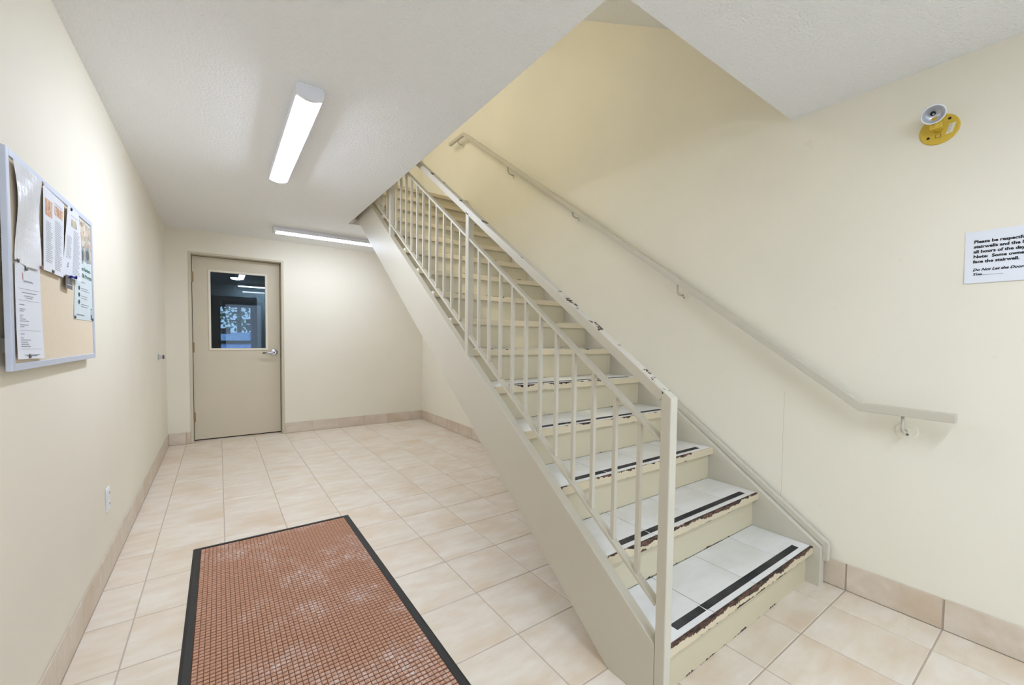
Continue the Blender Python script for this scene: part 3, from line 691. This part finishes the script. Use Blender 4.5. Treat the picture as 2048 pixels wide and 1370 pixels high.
b = new(); po.text(b, "Durham Region's", .10, .505, .052, 2.25, bold=.0016); po.text(b, 'Green Bin Program', .08, .575, .058, 1.95, bold=.002); po.part('title', b, 'ink_green')
b = new(); po.lines(b, .35, .62, .622, .623, 1, .008)
for v in (.685, .762, .845): po.lines(b, .34, .86, v, v+.022, 2, .006)
po.lines(b, .12, .52, .948, .949, 1, .014, .05); po.part('print', b, 'ink_grey')
b = new()
for v in (.692, .758, .828): b.faces.new([b.verts.new(po.p(.235+.042*math.cos(a*math.pi/9), v+.0215*math.sin(a*math.pi/9), .0009)) for a in range(18)])
po.rect(b, .885, .955, .87, .985); po.part('bullet', b, 'ink_dark_green')
b = new(); po.rect(b, .895, .945, .882, .935, .0011)
po.part('logo_gap', b, 'paper_poster')
f3 = Sheet('flyer', ((2.150, 1.700), (2.290, 1.703), (2.062, 1.438), (2.272, 1.438)), XP+.007, 'paper', 'tilted flyer with a small cupcake photo overlapping the poster', 'paper', lambda u, v: .002+.006*v*u, warp=lambda u, v: (.02*math.sin(math.pi*v)*u, 0))
b = new(); f3.rect(b, .34, .72, .15, .26); f3.part('photo', b, 'photo_food')
b = new(); f3.rect(b, .28, .85, .10, .106); f3.lines(b, .48, .93, .30, .93, 30, .006); f3.lines(b, .10, .38, .42, .72, 14, .006); f3.part('print', b, 'ink_grey')
b = new()
for v in (.80, .825, .85): f3.rect(b, .20, .245, v, v+.014)
f3.part('icon', b, 'ink_black')
cd = Sheet('business_card', ((2.088, 1.444), (2.168, 1.445), (2.082, 1.398), (2.164, 1.395)), XP+.012, 'card_grey', 'small dark grey card hanging under a blue pin', 'card', nu=2, nv=2)
b = new(); cd.rect(b, .38, .44, .22, .55); cd.rect(b, .38, .58, .22, .27); cd.rect(b, .2, .82, .68, .73); cd.part('print', b, 'paper')
pins = [(1.745, 1.417, 'pin_steel', 'steel pin at the top of the printed letter', .006), (1.742, 1.168, 'pin_steel', 'steel pin at the foot of the printed letter', .008),
        (1.955, 1.437, 'pin_steel', 'steel pin at the foot of the two column flyer', .011), (1.900, 1.703, 'pin_red', 'brown pin between sleeve and flyer at the top', .006),
        (2.187, 1.696, 'sign_dark', 'black pin at the top of the tilted flyer', .010), (1.679, 1.431, 'pin_steel', 'steel pin at the lower corner of the sleeve near the frame', .008),
        (1.840, 1.434, 'pin_red', 'reddish pin at the lower corner of the sleeve near the flyer', .013), (2.236, 1.299, 'pin_steel', 'steel pin at the near lower corner of the poster', .002),
        (2.500, 1.297, 'pin_steel', 'steel pin at the far lower corner of the poster', .002)]
for y, z, m, lab, lift in pins:
    b = new(); lathe(b, [(.0045, 0), (.0062, .001), (.0066, .0028), (.0048, .0042)], axis_mat((XP+lift-.001, y, z), (1, 0, 0)), 16)
    tag(obj('push_pin', b, m), lab, 'push pin', 'pins on the bulletin board')
b = new(); lathe(b, [(.0055, 0), (.0055, .002), (.0035, .004), (.0032, .012), (.006, .016), (.0062, .018)], axis_mat((XP+.0125, 2.135, 1.4405), (1, .35, 0)), 16)
tube(b, [(XP+.020, 2.118, 1.441), (XP+.021, 2.166, 1.4395)], .0036, 10); tag(obj('push_pin', b, 'pin_blue'), 'blue push pin holding the dark grey card', 'push pin', 'pins on the bulletin board')

# ------------------------------------------------------------------ small wall fittings
ol = empty('wall_outlet', (WLF, 2.846, .335)); tag(ol, 'white electrical outlet low on the left wall', 'outlet')
b = new(); box(b, WLF, .000, 2.811, 2.881, .335, .452); obj('cover_plate', b, 'white_plastic', ol, bevel=.003)
for z in (.366, .421):
    b = new(); box(b, -.0005, .0035, 2.829, 2.863, z-.017, z+.017); r = obj('socket', b, 'white_plastic', ol, bevel=.004)
    b = new(); box(b, .0030, .0040, 2.837, 2.8395, z-.002, z+.010); box(b, .0030, .0040, 2.8525, 2.855, z-.002, z+.010); obj('slot', b, 'ink_black', r)
ds = empty('door_stop', (WLF, 5.10, .99)); tag(ds, 'small chrome door stop on the left wall near the corner', 'door stop')
b = new(); lathe(b, [(.032, 0), (.032, .004), (.022, .010)], axis_mat((WLF, 5.10, 1.026), (1, 0, 0))); obj('flange', b, 'nickel', ds)
b = new(); lathe(b, [(.017, .010), (.0165, .030), (.018, .034)], axis_mat((WLF, 5.10, 1.026), (1, 0, 0))); obj('stem', b, 'chrome', ds)
b = new(); lathe(b, [(.0185, .034), (.0195, .040), (.016, .046)], axis_mat((WLF, 5.10, 1.026), (1, 0, 0))); obj('bumper', b, 'sign_dark', ds)

# emergency lamp
em = empty('emergency_light', (WR, .420, 2.092)); tag(em, 'yellow round emergency lamp with white swivel head on the right wall', 'emergency light')
C0 = Vector((WR, .420, 2.153))
b = new(); lathe(b, [(.0615, 0), (.0615, .004), (.058, .0065), (.02, .0072)], axis_mat(C0, (-1, 0, 0)), 48); obj('base_plate', b, 'yellow_plastic', em)
hc = Vector((2.952, .427, 2.196)); ax = Vector((-.80, -.22, -.56)).normalized()
kn = Vector((2.992, .424, 2.158))
b = new(); tube(b, [(WR-.004, .421, 2.150), tuple(kn), tuple(kn*.4+(hc-ax*.03)*.6)], .0125, 16); sphere_m = Matrix.Translation(kn)
bmesh.ops.create_uvsphere(b, u_segments=16, v_segments=10, radius=.0155, matrix=sphere_m); obj('swivel_arm', b, 'yellow_plastic', em, smooth=True)
b = new(); box(b, kn.x-.012, kn.x+.012, kn.y-.019, kn.y+.019, kn.z-.014, kn.z+.008); obj('swivel_clamp', b, 'yellow_plastic', em, bevel=.003)
M = axis_mat(hc, ax)
b = new(); seg = 36
prof = [(.012, -.038), (.026, -.030), (.036, -.010), (.0385, .0), (.0385, .006), (.0345, .0075), (.0335, .003)]
rings = [[b.verts.new(M @ Vector((r*math.cos(2*math.pi*i/seg), r*math.sin(2*math.pi*i/seg), h))) for i in range(seg)] for r, h in prof]
for p, q in zip(rings, rings[1:]):
    for i in range(seg): b.faces.new((p[i], p[(i+1) % seg], q[(i+1) % seg], q[i]))
b.faces.new(rings[0][::-1]); hd = obj('lamp_head', b, 'white_plastic', em, smooth=True)
b = new(); prof = [(.0335, .004), (.030, -.006), (.022, -.014), (.010, -.019), (.0005, -.020)]
rings = [[b.verts.new(M @ Vector((r*math.cos(2*math.pi*i/seg), r*math.sin(2*math.pi*i/seg), h))) for i in range(seg)] for r, h in prof]
for p, q in zip(rings, rings[1:]):
    for i in range(seg): b.faces.new((p[i], p[(i+1) % seg], q[(i+1) % seg], q[i]))
obj('reflector', b, 'reflector', hd, smooth=True)
b = new(); lathe(b, [(.0085, -.016), (.0085, -.008), (.005, -.006), (.0045, .0)], M, 16); obj('bulb_socket', b, 'ink_black', hd)
b = new(); lathe(b, [(.0035, -.006), (.0035, .002), (.001, .004)], M, 12); obj('bulb', b, 'chrome', hd)
for y, z in ((.452, 2.126), (.390, 2.187)):
    b = new(); lathe(b, [(.0052, 0), (.0052, .0012), (.003, .0018)], axis_mat((WR-.0066, y, z), (-1, 0, 0)), 14); obj('screw', b, 'dark_gap', em)
b = new()
for a0, a1, c0, c1 in ((.413, .4145, 2.118, 2.133), (.4285, .430, 2.118, 2.133), (.413, .430, 2.118, 2.1195), (.413, .430, 2.1315, 2.133)): box(b, WR-.0076, WR-.0066, a0, a1, c0, c1)
obj('test_button', b, 'brown_tip', em)
b = new(); vs = [(.400, 2.124), (.380, 2.128), (.370, 2.166), (.390, 2.164)]; prism(b, vs, WR-.0074, WR-.0066); lb = obj('rating_label', b, 'label_white', em)
b = new()
for i in range(4): 
    t_ = .2+.2*i; a = (.397*(1-t_)+.388*t_, 2.126*(1-t_)+2.163*t_); c = (.384*(1-t_)+.374*t_, 2.129*(1-t_)+2.165*t_)
    prism(b, [a, (a[0]*.4+c[0]*.6, a[1]*.4+c[1]*.6), (a[0]*.4+c[0]*.6, a[1]*.4+c[1]*.6+.0022), (a[0], a[1]+.0022)], WR-.0078, WR-.0074)
obj('label_print', b, 'ink_grey', lb)

# notice on the right wall
no = Sheet('wall_notice', ((.328, 1.695), (.050, 1.695), (.325, 1.484), (.047, 1.484)), WR-.0012, 'paper', 'white printed notice taped to the right wall', 'notice', lambda u, v: -.003*v*v)
b = new(); X0 = .303; 
def ntx(t, z, size, sx, **kw): add_text(b, t, size, lambda x, y: Vector((no.p(.5, (1.695-(z+y))/.211).x-.0008, X0-x*sx, z+y)), **kw)
for i, t in enumerate(('Please be respectful', 'stairwells and the halls', 'all hours of the day', 'Note:  Some owners', 'face the stairwell.')): ntx(t, 1.6465-i*.0202, .0165, 1.02, bold=.0007)
for i, t in enumerate(('Do Not Let the Doors Slam', 'You.')): ntx(t, 1.5330-i*.0175, .0142, 1.02, bold=.0006, shear=.35)
no.part('lettering', b, 'ink_black')
b = new(); no.rect(b, .085, .37, .845, .853, -.0008); no.part('small_print', b, 'ink_grey')
